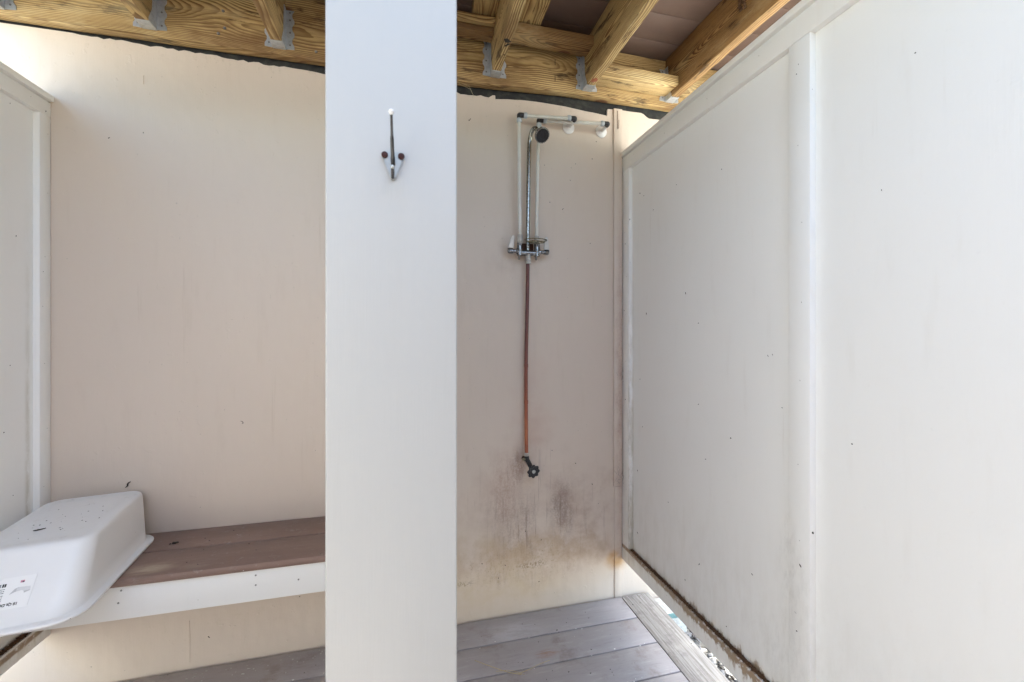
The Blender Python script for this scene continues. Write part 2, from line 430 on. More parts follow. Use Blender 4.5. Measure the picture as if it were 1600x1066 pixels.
def tubem(pts, rad, n=14, cap=True):
    pts = [Vector(p) for p in pts]
    rs = rad if isinstance(rad, (list, tuple)) else [rad]*len(pts)
    bm = bmesh.new(); rings = []
    t0 = (pts[1]-pts[0]).normalized(); up = Vector((0, 0, 1)) if abs(t0.z) < .9 else Vector((1, 0, 0))
    nrm = t0.cross(up).normalized()
    for i, p in enumerate(pts):
        t = (pts[min(i+1, len(pts)-1)]-pts[max(i-1, 0)]).normalized()
        nrm = (nrm-t*nrm.dot(t)).normalized(); b = t.cross(nrm)
        rings.append([bm.verts.new(p+(nrm*math.cos(a)+b*math.sin(a))*rs[i]) for a in [2*math.pi*k/n for k in range(n)]])
    for a, b in zip(rings, rings[1:]):
        for k in range(n): bm.faces.new((a[k], a[(k+1) % n], b[(k+1) % n], b[k]))
    if cap: bm.faces.new(rings[0]); bm.faces.new(rings[-1])
    return autosmooth(me('tube', bm), 50)
def tube(name, mat, pts, rad, parent=None, n=14):
    c = Vector(pts[0])
    return link(name, tubem([Vector(p)-c for p in pts], rad, n), mat, parent, c)
def lathe(name, mat, prof, loc, axis=(0, 0, 1), parent=None, n=24, scal=(1, 1)):
    """prof: (radius, height) pairs along the axis"""
    bm = bmesh.new(); rings = []
    for r, h in prof:
        rings.append([bm.verts.new((r*math.cos(2*math.pi*k/n)*scal[0], r*math.sin(2*math.pi*k/n)*scal[1], h)) for k in range(n)])
    for a, b in zip(rings, rings[1:]):
        for k in range(n): bm.faces.new((a[k], a[(k+1) % n], b[(k+1) % n], b[k]))
    bm.faces.new(rings[0]); bm.faces.new(rings[-1])
    m = autosmooth(me('lathe', bm), 40)
    q = Vector(axis).to_track_quat('Z', 'Y').to_matrix().to_4x4(); q.translation = Vector(loc)
    return link(name, m, mat, parent, mtx=q)
def smooth_path(pts, n=6):
    P = [Vector(p) for p in pts]; P = [P[0]*2-P[1]]+P+[P[-1]*2-P[-2]]; out = []
    for i in range(1, len(P)-2):
        for k in range(n):
            t = k/n; a, b, c, d_ = P[i-1], P[i], P[i+1], P[i+2]
            out.append(.5*((2*b)+(c-a)*t+(2*a-5*b+4*c-d_)*t*t+(3*b-a-3*c+d_)*t**3))
    out.append(P[-2]); return out
def prism(name, mat, outline, y0, y1, parent=None, bev=0):
    """outline in (x, z), extruded from y0 to y1"""
    bm = bmesh.new()
    a = [bm.verts.new((x, y0, z)) for x, z in outline]; b = [bm.verts.new((x, y1, z)) for x, z in outline]
    bm.faces.new(a); bm.faces.new(b[::-1]); n = len(a)
    for k in range(n): bm.faces.new((a[k], a[(k+1) % n], b[(k+1) % n], b[k]))
    if bev: bmesh.ops.bevel(bm, geom=bm.edges[:], offset=bev, segments=2, affect='EDGES')
    c = Vector((sum(p[0] for p in outline)/n, (y0+y1)/2, min(p[1] for p in outline)))
    for v in bm.verts: v.co -= c
    return link(name, me(name, bm), mat, parent, c)
def blobs(name, mat, pts, parent, nrm, kind='stuff'):
    """little flattened lumps of dirt stuck on a surface: pts = (point, size)"""
    bm = bmesh.new(); nrm = Vector(nrm).normalized(); q = nrm.to_track_quat('Z', 'Y').to_matrix().to_4x4()
    c0 = Vector(pts[0][0])
    for p, s in pts:
        r = bmesh.ops.create_icosphere(bm, subdivisions=1, radius=1)['verts']
        a = rnd.uniform(0, 6.28); ex = rnd.uniform(.7, 1.9)
        for v in r:
            w_ = v.co*(1+rnd.uniform(-.3, .3))
            w_ = Vector((w_.x*s*ex, w_.y*s/ex, w_.z*s*.45))
            w_ = Matrix.Rotation(a, 3, 'Z') @ w_
            v.co = q @ w_ + Vector(p)-c0
    o = link(name, me(name, bm), mat, parent, c0)
    if kind: o['kind'] = kind
    return o

# ------------------------------------------------------------------ ground and floor
g = bmesh.new(); bmesh.ops.create_grid(g, x_segments=40, y_segments=40, size=60)
gr = link('ground', me('ground', g), 'ground', None, (0, 0, -.16)); gr['kind'] = 'structure'
fl = struct('floor', (0, 1.715, 0))
y = 1.712
fbm = boxm(2.52, .1378, .024, .002)
for i in range(20):
    link('floor_board', fbm, 'floor', fl, (-.3235, y-.06975, -.012)); y -= .1435
bb = board('border_board', 'weathered', .9405, 1.075, -1.15, 1.712, -.026, .0, fl, .003, 'y')
bb['label'] = 'weathered grey wooden border board closing the ends of the floor boards'
for jx in (-1.3, -.75, -.2, .35, .88, 1.0):
    board('floor_joist', 'pine', jx-.019, jx+.019, -1.1, 1.70, -.155, -.028, fl, .002, 'y')

# gravel beyond the floor edge
bm = bmesh.new()
for i in range(1700):
    s = rnd.uniform(.009, .021)
    p = Vector((rnd.uniform(1.02, 1.75), rnd.uniform(.5, 1.70), -.155+rnd.uniform(0, .03)))
    r = bmesh.ops.create_icosphere(bm, subdivisions=1, radius=s)['verts']
    sq = Vector((rnd.uniform(.7, 1.4), rnd.uniform(.7, 1.3), rnd.uniform(.4, .8)))
    for v in r: v.co = Vector((v.co.x*sq.x, v.co.y*sq.y, v.co.z*sq.z))*(1+rnd.uniform(-.25, .25))+p
tag(link('gravel', me('gravel', bm), 'stone'), 'loose grey and white gravel in the gap beside the floor', 'gravel', kind='stuff')
cb = thing('concrete_block', 'pale speckled concrete block with a teal edge between floor edge and wall', 'block', (1.135, 1.66, -.155))
box('block_body', 'concrete', 1.085, 1.20, 1.602, 1.716, -.155, -.035, cb, .004)
box('edge_strip', 'teal', 1.10, 1.20, 1.5985, 1.6015, -.055, -.033, cb, .0005)

# ------------------------------------------------------------------ house wall
hw = thing('house_wall', 'cream pink painted plywood wall behind the shower and bench', 'wall', (0, 1.722, 0))
top = [(-3.2, 2.214), (-1.15, 2.214)]
x = -1.1
while x < .33:
    t = (x+1.1)/1.4
    top.append((x, 2.213-.020*min(1, t*1.6)+rnd.uniform(-.0042, .0036))); x += .017
top += [(.345, 2.203), (.356, 2.204), (.357, 2.188), (.41, 2.195), (.44, 2.1965), (.47, 2.200), (.54, 2.2015), (.60, 2.2005), (.67, 2.1985), (.735, 2.193), (.77, 2.190), (.81, 2.1885), (.874, 2.183),
        (.8765, 2.214), (.91, 2.2165), (.932, 2.218), (.99, 2.217), (1.045, 2.218), (1.060, 2.213), (1.072, 2.204), (1.086, 2.197), (1.17, 2.198), (2.39, 2.204)]
out = [(-3.2, -.16)]+top+[(2.39, -.16)]
prism('wall_sheet', 'wall', out, 1.722, 1.734, hw)
bx_ = box('tar_paper', 'tar', -3.2, 2.38, 1.735, 1.745, 2.10, 2.25, hw, 0)
prism('tar_paper_scrap', 'tar', [(.358, 2.190), (.41, 2.1965), (.47, 2.2015), (.60, 2.202), (.735, 2.195), (.80, 2.190), (.8715, 2.185), (.8725, 2.2185), (.356, 2.2185)], 1.7295, 1.7335, hw)
box('upper_siding', 'siding', -3.2, 2.4, 1.746, 1.90, -.16, 5.6, hw, 0)
cbt = box('corner_batten', 'wall', .903, .9445, 1.712, 1.7215, .503, 2.2165, hw, .0015)
box('lower_batten', 'wall', .909, .9445, 1.7175, 1.7215, -.02, .5, hw, .001)
prism('paint_run', 'wall', [(-.7607, .02), (-.7590, .02), (-.7588, .12), (-.7596, .17), (-.7608, .12)], 1.7205, 1.7219, hw)
for (rx, rz, hl) in ((-.22, 2.05, .05), (-.27, 1.90, .02), (-.9, 2.10, .03), (-.24, 2.02, .03)):
    prism('paint_run', 'wall', [(rx-.0016, rz), (rx+.0014, rz), (rx+.0007, rz-hl), (rx-.0009, rz-hl)], 1.7203, 1.7219, hw)
tube('rusty_wire', 'rust', [(.919, 1.710, 2.205), (.919, 1.7095, 2.128), (.921, 1.7095, 2.122), (.9245, 1.7095, 2.128), (.9255, 1.7095, 2.165)], .0009, hw, 6)
WSP = [(.60, 1.77), (.575, 1.93), (.66, 1.745), (.70, 1.93), (.72, 1.95), (.695, 1.875), (.82, 2.06), (.80, 1.98), (.79, 1.6), (.61, .685), (.72, .62), (.49, .345), (.56, .30),
       (.83, .43), (.80, .52), (.25, 2.09), (.245, 2.085), (.30, .23), (.40, .21), (.55, .12), (.37, .16), (.62, .06), (-.62, .30), (-.63, .22), (-.625, .26), (-.5, .27), (-.2, .26),
       (-.12, .30), (-.4, .20), (-.45, .25), (-.30, .18), (-.7, .10), (-.15, .14), (-1.05, .06), (-.9, 1.9), (-.8, 1.66), (-1.0, 1.87), (.92, .55), (.925, .47), (.93, .63), (.92, .85)]
blobs('dirt_specks', 'dirt', [((a, 1.7215, b), rnd.uniform(.0012, .0030)) for a, b in WSP], hw, (0, -1, 0))
def web(name, label, pts, parent=None):
    t = thing(name, label, 'cobweb', pts[0][0])
    bm = bmesh.new()
    for a, b in pts:
        m_ = tubem([Vector(a)-Vector(pts[0][0]), Vector(b)-Vector(pts[0][0])], .0005, 4); bm.from_mesh(m_)
    link('threads', me('threads', bm), 'silk', t, pts[0][0])
    return t
def wlines(cx, cz, n, s):
    L = []
    for i in range(n):
        a = (cx+rnd.uniform(-s, s), 1.708+rnd.uniform(-.006, .002), cz+rnd.uniform(-s*1.6, s*1.6))
        L.append((a, (min(.944, a[0]+rnd.uniform(-s, s)), 1.707+rnd.uniform(-.006, .002), a[2]+rnd.uniform(-s, s*1.8))))
    return L
web('cobweb', 'dark tangled cobweb in the wall corner level with the shower pipe', wlines(.932, 1.01, 14, .018))
web('cobweb', 'dark tangled cobweb low in the corner beside the black valve', wlines(.934, .545, 20, .02))

# ------------------------------------------------------------------ overhead deck
ce = struct('ceiling', (0, 1.72, 2.455))
DX, DC = ROOF_R-ROOF_L, (ROOF_R+ROOF_L)/2
dbm = boxm(DX, .1387, .025, .0008)
y = 1.5865
link('deck_board', boxm(DX, .134, .024, .0015), 'deck_under', ce, (DC, 1.6545, 2.4675))
for i in range(int((1.5825-ROOF_Y)/.1405)):
    link('deck_board', dbm, 'deck_under', ce, (DC, y-.002-.06935, 2.468)); y -= .1405
lb = thing('ledger_beam', 'long yellow pine ledger bolted along the top of the cream wall', 'beam', (0, 1.703, 2.22))
lbo = rough_board(board('beam_board', 'pine', -3.0, 2.3, 1.684, 1.7205, 2.22, 2.452, lb, .003, 'x'), 3, .003, 90)
for v in lbo.data.vertices:                              # the lower edge runs a little higher towards the right
    if (WM[lbo.name] @ v.co).z < 2.3:
        t = min(1, max(0, ((WM[lbo.name] @ v.co).x-.15)/.55)); v.co.y += .018*t*t*(3-2*t)*(1 if (WM[lbo.name].to_3x3() @ Vector((0, 1, 0))).z > 0 else -1)
for (sx, sz) in ((-.655, 2.262), (-.635, 2.285), (-.64, 2.345), (-.55, 2.41), (1.29, 2.39), (-.10, 2.26), (-.335, 2.25)):
    lathe('screw_head', 'screw', [(.0052, 0), (.0052, .0015), (.0035, .004), (.001, .0045)], (sx, 1.6835, sz), (0, -1, 0), lb, 8)
for (sx, sz) in ((-1.0, 2.36), (.61, 2.29), (.61, 2.36)):
    box('staple', 'dirt', sx-.001, sx+.001, 1.682, 1.6838, sz-.012, sz+.012, lb, 0)

def hanger(parent, X, zb, X0, X1):
    """galvanised hanger: seat, two cheeks, two nailed flanges with notched edges"""
    h = link('joist_hanger', None, None, parent, (X, 1.684, zb-.002))
    hanger_seat = prism_y('seat_plate', [(X0-.0025, zb-.0025), (X1+.0025, zb-.0025), (X1+.0025, zb-.0005), (X0-.0025, zb-.0005)], 1.637, 1.6825, h)
    for s, xe in ((-1, X0), (1, X1)):
        a, b = (xe-.0025, xe-.0005) if s < 0 else (xe+.0005, xe+.0025)
        bm = bmesh.new()
        pr = [(1.637, zb), (1.6825, zb), (1.6825, zb+.150), (1.662, zb+.150), (1.655, zb+.05), (1.637, zb+.012)]
        va = [bm.verts.new((a-X, yy-1.684, zz-zb)) for yy, zz in pr]; vb = [bm.verts.new((b-X, yy-1.684, zz-zb)) for yy, zz in pr]
        bm.faces.new(va); bm.faces.new(vb[::-1])
        for k in range(len(pr)): bm.faces.new((va[k], va[(k+1) % 6], vb[(k+1) % 6], vb[k]))
        link('cheek_plate', me('cheek_plate', bm), 'galv', h, (X, 1.684, zb))
        # flange on the ledger with a wavy, notched outer edge
        o = []; e = xe+s*.0025
        for k in range(13):
            z = zb+.002+k*.0118; o.append((e+s*(.028 if k % 4 in (0, 1) else .021), z))
        o = [(e, zb-.0)]+o+[(e, zb+.1436)]
        prism_y('flange', o, 1.6815, 1.6835, h)
        for z in (.016, .062, .108, .135):
            nl = lathe('nail_head', 'screw', [(.0034, 0), (.0034, .0008), (.002, .002)], (e+s*.014, 1.6813, zb+z), (0, -1, 0), h, 6)
def prism_y(name, outline, y0, y1, parent): return prism(name, 'galv', outline, y0, y1, parent)

JL = 'yellow pine floor joist overhead '
joists = [(-1.274, 2.236, 'pine2', JL+'at the top left corner, only its steel hanger in view'),
          (-.860, 2.242, 'pine', JL+'above the left wall stretch, second hanger from the left'),
          (-.458, 2.242, 'pine2', JL+'left of the white post and nearest to it'),
          (-.055, 2.250, 'pine', JL+'standing on top of the white post and hidden by it'),
          (.345, 2.256, 'pine2', JL+'just right of the white post, with a dark rotten notch'),
          (.755, 2.257, 'pine2', JL+'above the shower head, red knot at its hanger end'),
          (1.165, 2.262, 'pine3', JL+'beside the right partition, its striped side widest')]
JO = {}
for (X, zb, mt, lab) in joists:
    t = thing('floor_joist', lab, 'joist', (X, .3, zb), 'pine joists carrying the deck overhead')
    j = board('joist_board', mt, X-.0185, X+.0185, ROOF_Y-.02, 1.681, zb, 2.453, t, .0035, 'y')
    rough_board(j, X*10, .0022, 70)
    hanger(t, X, zb, X-.0185, X+.0185); JO[X] = t
# rotten notch of the joist and the red knot
for p_, s_ in (((.3475, 1.463, 2.2560), .013), ((.3525, 1.481, 2.2555), .010), ((.352, 1.540, 2.2560), .008), ((.356, 1.553, 2.256), .006)):
    blobs('rot_hole', 'dirt', [(p_+(0,)*0 if 0 else (p_[0], p_[1], p_[2]+.0025), s_)], JO[.345], (0, 0, -1), None)
kn = blobs('red_knot', 'rust', [((.753, 1.604, 2.2615), .021)], JO[.755], (-.3, 0, -1), None)
N_ = NT('red_knot_wood', .6); a_ = N_.noise(N_.obj(), 90, 5, .7)
N_.out(N_.mix(a_, (.22, .05, .025), (.42, .16, .07)), N_.bump(a_, .5, .001)); kn.data.materials[0] = N_.m
# beyond the frame: the far side joists that the deck boards rest on
FARL = {-2.48: 'yellow pine floor joist at the far left end of the deck', -2.09: 'yellow pine floor joist well beyond the left partition',
        -1.68: 'yellow pine floor joist overhead, first one outside the left partition', 1.575: 'yellow pine floor joist overhead, first one outside the right partition',
        1.98: 'yellow pine floor joist overhead, second one outside the right partition', 2.28: 'yellow pine floor joist at the far right end of the deck'}
for X in [v for v in (-2.48, -2.09, -1.68, -1.43, 1.575, 1.98, 2.28) if ROOF_L < v < ROOF_R]:
    t = thing('floor_joist', FARL.get(X, 'yellow pine floor joist closing the left end of the deck'), 'joist', (X, .3, 2.26), 'pine joists carrying the deck overhead')
    board('joist_board', 'pine', X-.0185, X+.0185, ROOF_Y-.02, 1.681, 2.26, 2.453, t, .003, 'y')

def block(label, mat, x0, x1, y0, y1, z0, z1, along='x'):
    t = board('wood_block', mat, x0, x1, y0, y1, z0, z1, None, .002, along)
    return tag(t, label, 'wood block', 'loose blocking between the joists')
block('pale flat pine block with dark mould spots beside the rightmost steel hanger', 'pine2', .7745, 1.1455, 1.584, 1.682, 2.284, 2.322)
block('brown pine block high between the two joists right of the post', 'pine3', .3645, .7355, 1.565, 1.645, 2.377, 2.413)
block('thin pine batten high between the post and the first joist on its right', 'pine', -.035, .3255, 1.565, 1.583, 2.385, 2.413)
block('brown pine block behind a thin batten, just right of the post', 'pine3', -.035, .3255, 1.598, 1.655, 2.374, 2.41)
block('upright looking pine board under the deck, tight on the left of the notched joist', 'pine', .235, .3255, 1.10, 1.583, 2.417, 2.451, 'y')
block('upright looking pine board under the deck, tight on the right of the notched joist', 'pine', .3645, .508, 1.10, 1.583, 2.417, 2.451, 'y')
mn = blobs('mud_nest', 'mud', [((1.144+rnd.uniform(-.002, .001), 1.226+rnd.uniform(-.012, .012), 2.34+i*.006), rnd.uniform(.005, .009)) for i in range(9)], None, (-1, 0, 0), None)
tag(mn, 'small dark mud nest stuck to the side of the rightmost joist', 'nest')

st = thing('straw_wisps', 'few dry straws poking out under the ledger just right of the post', 'straw', (.22, 1.715, 2.21))
for a, b in (((.20, 1.70, 2.218), (.245, 1.68, 2.19)), ((.24, 1.70, 2.218), (.262, 1.69, 2.165)), ((.215, 1.70, 2.22), (.232, 1.672, 2.20))):
    tube('straw', 'straw', [a, b], .0006, st, 5)

# ------------------------------------------------------------------ side partitions
def partition(name, label, s, X, cap_top, rail_lo, gro, bot, stiles, specklist, capo=.009, y0=-.75):
    """s=+1: visible face looks to -X (right partition); s=-1: looks to +X"""
    t = thing(name, label, 'partition', (X+s*.02, .4, bot))
    def bx(n, a, b, y0, y1, z0, z1, bev=.0015):
        xa, xb = sorted((X+s*a, X+s*b)); return box(n, 'partition', xa, xb, y0, y1, z0, z1, t, bev)
    y1 = 1.7205
    bx('panel_sheet', .0195, .029, y0, y1-.004, bot+.02, cap_top-.035, 0)
    bx('top_rail', 0, .0193, y0, y1, rail_lo, cap_top-.0240)
    bx('bottom_rail', 0, .0193, y0, y1, bot, gro)
    bx('back_rail', .0293, .0365, y0, y1, rail_lo, cap_top-.0215)
    bx('back_rail', .0293, .0365, y0, y1, bot, gro)
    bx('top_cap', -capo, .0425, y0, y1+.000, cap_top-.0195, cap_top, .002)
    bx('cap_core', .006, .034, y0+.004, y1-.004, cap_top-.0238, cap_top-.0197, 0)
    for (a, b) in stiles:
        bx('stile', .0003, .0193, a, b, gro+.0005, rail_lo-.0005)
        bx('back_stile', .0293, .0362, a, b, gro+.0005, rail_lo-.0005)
    nails = []
    for (a, b) in stiles:
        for k in range(9):
            nails.append(((X+s*.0002, (a+b)/2+rnd.uniform(-.012, .012), .30+k*.195+rnd.uniform(-.02, .02)), rnd.uniform(.0012, .0017)))
    yy = y1-.09
    while yy > y0+.05:
        for zz in ((rail_lo+cap_top-.024)/2, (bot+gro)/2): nails.append(((X+s*-.0001, yy+rnd.uniform(-.02, .02), zz+rnd.uniform(-.01, .01)), rnd.uniform(.0012, .0017)))
        yy -= .23
    blobs('nail_heads', 'nail', nails, t, (-s, 0, 0))
    if specklist:
        blobs('dirt_specks', 'dirt', [((X+s*(.0194 if k == 0 else -.0002), yy, zz), sz) for (yy, zz, sz, k) in specklist], t, (-s, 0, 0))
    return t
SP = [(1.229, 1.233, .0022, 0), (1.229, .954, .002, 0), (1.297, 1.342, .0028, 0), (1.225, .407, .003, 0), (1.082, .874, .0026, 0), (.797, .717, .003, 1), (.945, 1.136, .0018, 0), (.93, 1.14, .0015, 0),
      (1.194, .776, .002, 0), (1.60, 1.80, .003, 0), (1.57, 1.78, .0022, 0), (1.5, 1.70, .002, 0), (1.55, 1.28, .003, 0), (1.6, 1.0, .002, 0), (1.58, .8, .002, 0), (1.62, .6, .003, 0), (1.62, .33, .003, 0),
      (1.40, .55, .002, 0), (1.30, .31, .0022, 0), (1.1, .28, .002, 0), (.90, 1.0, .0015, 0), (1.65, 1.7, .0025, 1), (1.69, 1.6, .002, 1), (1.7, 1.3, .0025, 1), (1.69, .9, .002, 1), (.84, 1.85, .0015, 1),
      (.83, .62, .0025, 1), (.84, .45, .002, 1), (1.0, .5, .002, 0), (.72, .95, .002, 0), (.70, .30, .0022, 0), (.64, .45, .002, 0), (.66, 1.5, .0015, 0), (.60, 1.75, .0016, 0), (1.12, 1.72, .002, 0), (1.35, 1.75, .0016, 0)]
partition('partition', 'white framed panel partition on the right side of the shower with brown dirt on its bottom rail', 1, .947, 2.019, 1.933, .236, .168,
          [(1.661, 1.7203), (.805, .863), (-.05, .01)]+([(RP_Y0+.0005, RP_Y0+.06)]), SP, y0=RP_Y0)
SPL = [(1.60, 1.90, .0015, 0), (1.62, 1.5, .0018, 0), (1.60, 1.1, .0016, 0), (1.70, 1.93, .002, 1), (1.69, 1.4, .0015, 1), (1.58, .9, .002, 0), (1.61, .7, .0015, 0)]
partition('partition', 'white framed panel partition at the left edge, behind the upturned tub', -1, -1.16, 1.990, 1.918, .248, .193,
          [(1.677, 1.7203)]+([(LP_Y0+.0005, LP_Y0+.06)]), SPL, y0=LP_Y0)
# divider between bench side and shower side, running from the post back to the wall
dv_ = thing('partition', 'white divider partition between bench and shower, hidden behind the white post', 'partition', (-.0165, 1.14, .19))
box('panel_sheet', 'partition', -.0225, -.0105, .571, 1.716, .20, 1.98, dv_, 0)
for (n_, xa, xb) in (('rail', -.0355, -.0230), ('rail', -.0100, .0025)):
    box('top_rail', 'partition', xa, xb, .571, 1.7205, 1.92, 1.983, dv_); box('bottom_rail', 'partition', xa, xb, .571, 1.7205, .19, .25, dv_)
    for (a, b) in ((.571, .63), (1.66, 1.7203)): box('stile', 'partition', xa, xb, a, b, .2505, 1.9195, dv_)
box('top_cap', 'partition', -.042, .009, .571, 1.7205, 1.9835, 2.003, dv_, .002)
bm = bmesh.new()
for i in range(800):
    yy = 1.66-abs(rnd.random()**.8)*.85; s = rnd.uniform(.0012, .0030)*(1+.6*(1.66-yy))
    r = bmesh.ops.create_icosphere(bm, subdivisions=1, radius=s)['verts']
    for v in r: v.co = Vector((v.co.x, v.co.y*1.7, v.co.z*.8))*(1+rnd.uniform(-.3, .3))+Vector((.957+rnd.uniform(-.005, .008), yy, .2365+rnd.uniform(-.001, .004)))
m_ = me('ledge_litter', bm)
tag(link('ledge_litter', m_, 'mud'), 'brown rotted litter lying along the bottom rail of the right partition', 'litter', kind='stuff')
bm = bmesh.new()
for i in range(330):
    yy = 1.67-rnd.random()*.5; s = rnd.uniform(.0016, .0034)
    r = bmesh.ops.create_icosphere(bm, subdivisions=1, radius=s)['verts']
    for v in r: v.co = Vector((v.co.x, v.co.y*1.7, v.co.z*.8))*(1+rnd.uniform(-.3, .3))+Vector((-1.170+rnd.uniform(-.007, .008), yy, .2488+rnd.uniform(-.001, .006)))
tag(link('ledge_litter', me('ledge_litter', bm), 'mud'), 'dark litter lying along the bottom rail of the left partition below the bench', 'litter', kind='stuff')

yf = thing('bounce_fence', 'unseen white board fence added left of the shower stall to bounce sunlight', 'fence', (-2.9, -.6, -.155))  # added out of view, reflects sun into the left gaps
for i in range(34):
    box('fence_board', 'trim', -2.94, -2.92, -3.0+i*.14, -2.865+i*.14, -.1, 1.8, yf, .002)
for zz in (.2, 1.5): box('fence_rail', 'trim', -2.98, -2.9405, -3.0, 1.70, zz, zz+.09, yf, .002)
# unseen fence added behind the camera to cut light from the front
FENCE_Y, FENCE_H = -.9, 2.0
ff = thing('added_front_fence', 'unseen brown board fence added opposite the cream wall to cut front light', 'fence', (0, FENCE_Y, -.155))
if FENCE_H:
    for i in range(15):
        box('fence_board', 'bench', -1.12+i*.14, -1.12+i*.14+.136, FENCE_Y-.02, FENCE_Y, .1, FENCE_H, ff, .002)
    for zz in (.35, 1.75): box('fence_rail', 'bench', -1.13, .98, FENCE_Y-.06, FENCE_Y-.0205, zz, zz+.09, ff, .002)

# ------------------------------------------------------------------ bench
be = thing('bench', 'built-in bench of brown composite boards with a white front board, under the upturned tub', 'bench', (-.58, 1.57, 0))
board('seat_board', 'bench', -1.158, -.0365, 1.576, 1.7195, .473, .4975, be, .004)
board('seat_board', 'bench', -1.158, -.0365, 1.4165, 1.573, .473, .4975, be, .007)
box('front_board', 'front_board', -1.158, -.0365, 1.428, 1.446, .376, .4725, be, .002)
box('end_board', 'front_board', -.0545, -.0365, 1.4465, 1.719, .376, .4725, be, .002)
box('leg', 'front_board', -.091, -.055, 1.447, 1.49, 0, .4725, be, .002)
box('leg', 'front_board', -.091, -.055, 1.67, 1.719, 0, .4725, be, .002)
for sx, sz in ((-.807, .425), (-.455, .455), (-.455, .425), (-.335, .425), (-.80, .46)):
    lathe('screw_head', 'screw', [(.0028, 0), (.0028, .0006), (.001, .001)], (sx, 1.4279, sz), (0, -1, 0), be, 8)
dl = blobs('dead_leaf_bit', 'dirt', [((-.757, 1.615, .500), .007), ((-.766, 1.61, .500), .004), ((-.749, 1.617, .500), .0045)], None, (0, 0, 1), None)
tag(dl, 'crumpled black bit of dead leaf on the brown bench right of the tub', 'leaf bit')

# ------------------------------------------------------------------ upturned tub
TB = thing('dish_tub', 'white plastic dish tub lying upside down on the bench', 'tub', (-.969, 1.446, .4975))
def rr(cx, cy, w_, l_, r, yaw, z, n=16):
    out = []
    for (sx, sy, a0) in ((1, 1, 0), (-1, 1, 90), (-1, -1, 180), (1, -1, 270)):
        for k in range(n+1):
            a = R(a0+90*k/n); out.append((sx*(w_/2-r)+r*math.cos(a), sy*(l_/2-r)+r*math.sin(a)))
    c, s = math.cos(R(yaw)), math.sin(R(yaw))
    return [Vector((cx+x*c-y_*s, cy+x*s+y_*c, z)) for x, y_ in out]
RC, TC = (-.969, 1.4465), (-.975, 1.508)
def sect(t, ins, z):
    """t=0 at the rim, 1 at the base; ins = extra inset"""
    L = lambda a, b: a+(b-a)*t
    w_, l_ = L(.288, .250)-2*ins, L(.440, .385)-2*ins
    return rr(L(RC[0], TC[0]), L(RC[1], TC[1]), w_, l_, max(.012, L(.055, .044)-ins*.6), L(7.5, 11), z)
secs = [sect(0, -.0175, .4985), sect(0, -.0185, .5035), sect(0, -.016, .5065), sect(0, -.004, .5078), sect(.0, .0, .510), sect(.25, .0, .544), sect(.5, 0, .5775), sect(.75, 0, .611), sect(.92, 0, .634),
        sect(.97, .0010, .6445), sect(1, .0032, .6515), sect(1, .0075, .6550), sect(1, .013, .6560), sect(1, .030, .6562), sect(1, .034, .6550), sect(1, .045, .6548), sect(1, .09, .6550)]
bm = bmesh.new(); rings = []
for s_ in secs: rings.append([bm.verts.new(p-Vector((-.969, 1.446, .4975))) for p in s_])
for a, b in zip(rings, rings[1:]):
    n = len(a)
    for k in range(n): bm.faces.new((a[k], a[(k+1) % n], b[(k+1) % n], b[k]))
bm.faces.new(rings[-1])
tm = autosmooth(me('tub_body', bm), 60)
tb = link('tub_body', tm, 'tub', TB, (-.969, 1.446, .4975))
sm = tb.modifiers.new('wall', 'SOLIDIFY'); sm.thickness = .0022; sm.offset = -1
blobs('dirt_specks', 'dirt', [((-.93+rnd.uniform(-.12, .05), 1.46+rnd.uniform(-.09, .12), .6552), rnd.uniform(.0008, .002)) for i in range(22)], TB, (0, 0, 1))
# sticker on the front face (upside down, as the tub is)
Bf = Vector((RC[0], RC[1], .510))+Matrix.Rotation(R(7.5), 3, 'Z') @ Vector((0, -.220, 0))
Tf = Vector((TC[0], TC[1], .6435))+Matrix.Rotation(R(9), 3, 'Z') @ Vector((0, -.191, 0))
U = Vector((math.cos(R(7.9)), math.sin(R(7.9)), 0)); V = (Tf-Bf).normalized(); V = (V-U*V.dot(U)).normalized(); W_ = U.cross(V)
SO = Bf+U*.050+V*.106                                    # top right corner of the sticker as seen
SM = Matrix((U, V, W_)).transposed().to_4x4(); SM.translation = SO+W_*.0012; SM = SM @ Matrix.Scale(.84, 4)
sk = link('sticker', boxm(.165, .082, .0006, 0, c=(-.0825, -.041, 0)), 'sticker', TB, mtx=SM)
def flat(name, mat, rects, h=.0009):
    bm = bmesh.new()
    for a, b, c_, d_ in rects:
        vs = [bm.verts.new(p) for p in ((a+.008, c_, h), (b+.008, c_, h), (b+.008, d_, h), (a+.008, d_, h))]; bm.faces.new(vs)
    return link(name, me(name, bm), mat, sk, mtx=SM)
def text(body, size, x_, y_):
    cu = bpy.data.curves.new('txt', 'FONT'); cu.body = body; cu.size = size; cu.offset = size*.03
    o = bpy.data.objects.new('tmp', cu); col.objects.link(o)
    bpy.context.view_layer.update()
    m_ = bpy.data.meshes.new_from_object(o.evaluated_get(bpy.context.evaluated_depsgraph_get()))
    bpy.data.objects.remove(o)
    mm = SM @ Matrix.Translation((x_, y_, .0009)) @ Matrix.Rotation(math.pi, 4, 'Z')
    return link('lettering', m_, 'ink', sk, mtx=mm)
text('18 Qt Dishpan', .0098, -.022, -.0675)
flat('print_bars', 'ink', [(-.105+i*.0046, -.105+i*.0046+w_, -.0235, -.0150) for i, w_ in enumerate((.003, .0016, .0036, .002, .0036, .0016, .0036, .0038))])
tx = []
for k, yy in enumerate((-.029, -.034, -.0385, -.0455, -.050, -.0545, -.059)):
    xx = -.069
    while xx > -.125:
        l_ = rnd.uniform(.002, .006); tx.append((xx-l_, xx, yy-.0007, yy+.0007)); xx -= l_+.0012
flat('print_lines', 'ink', tx)
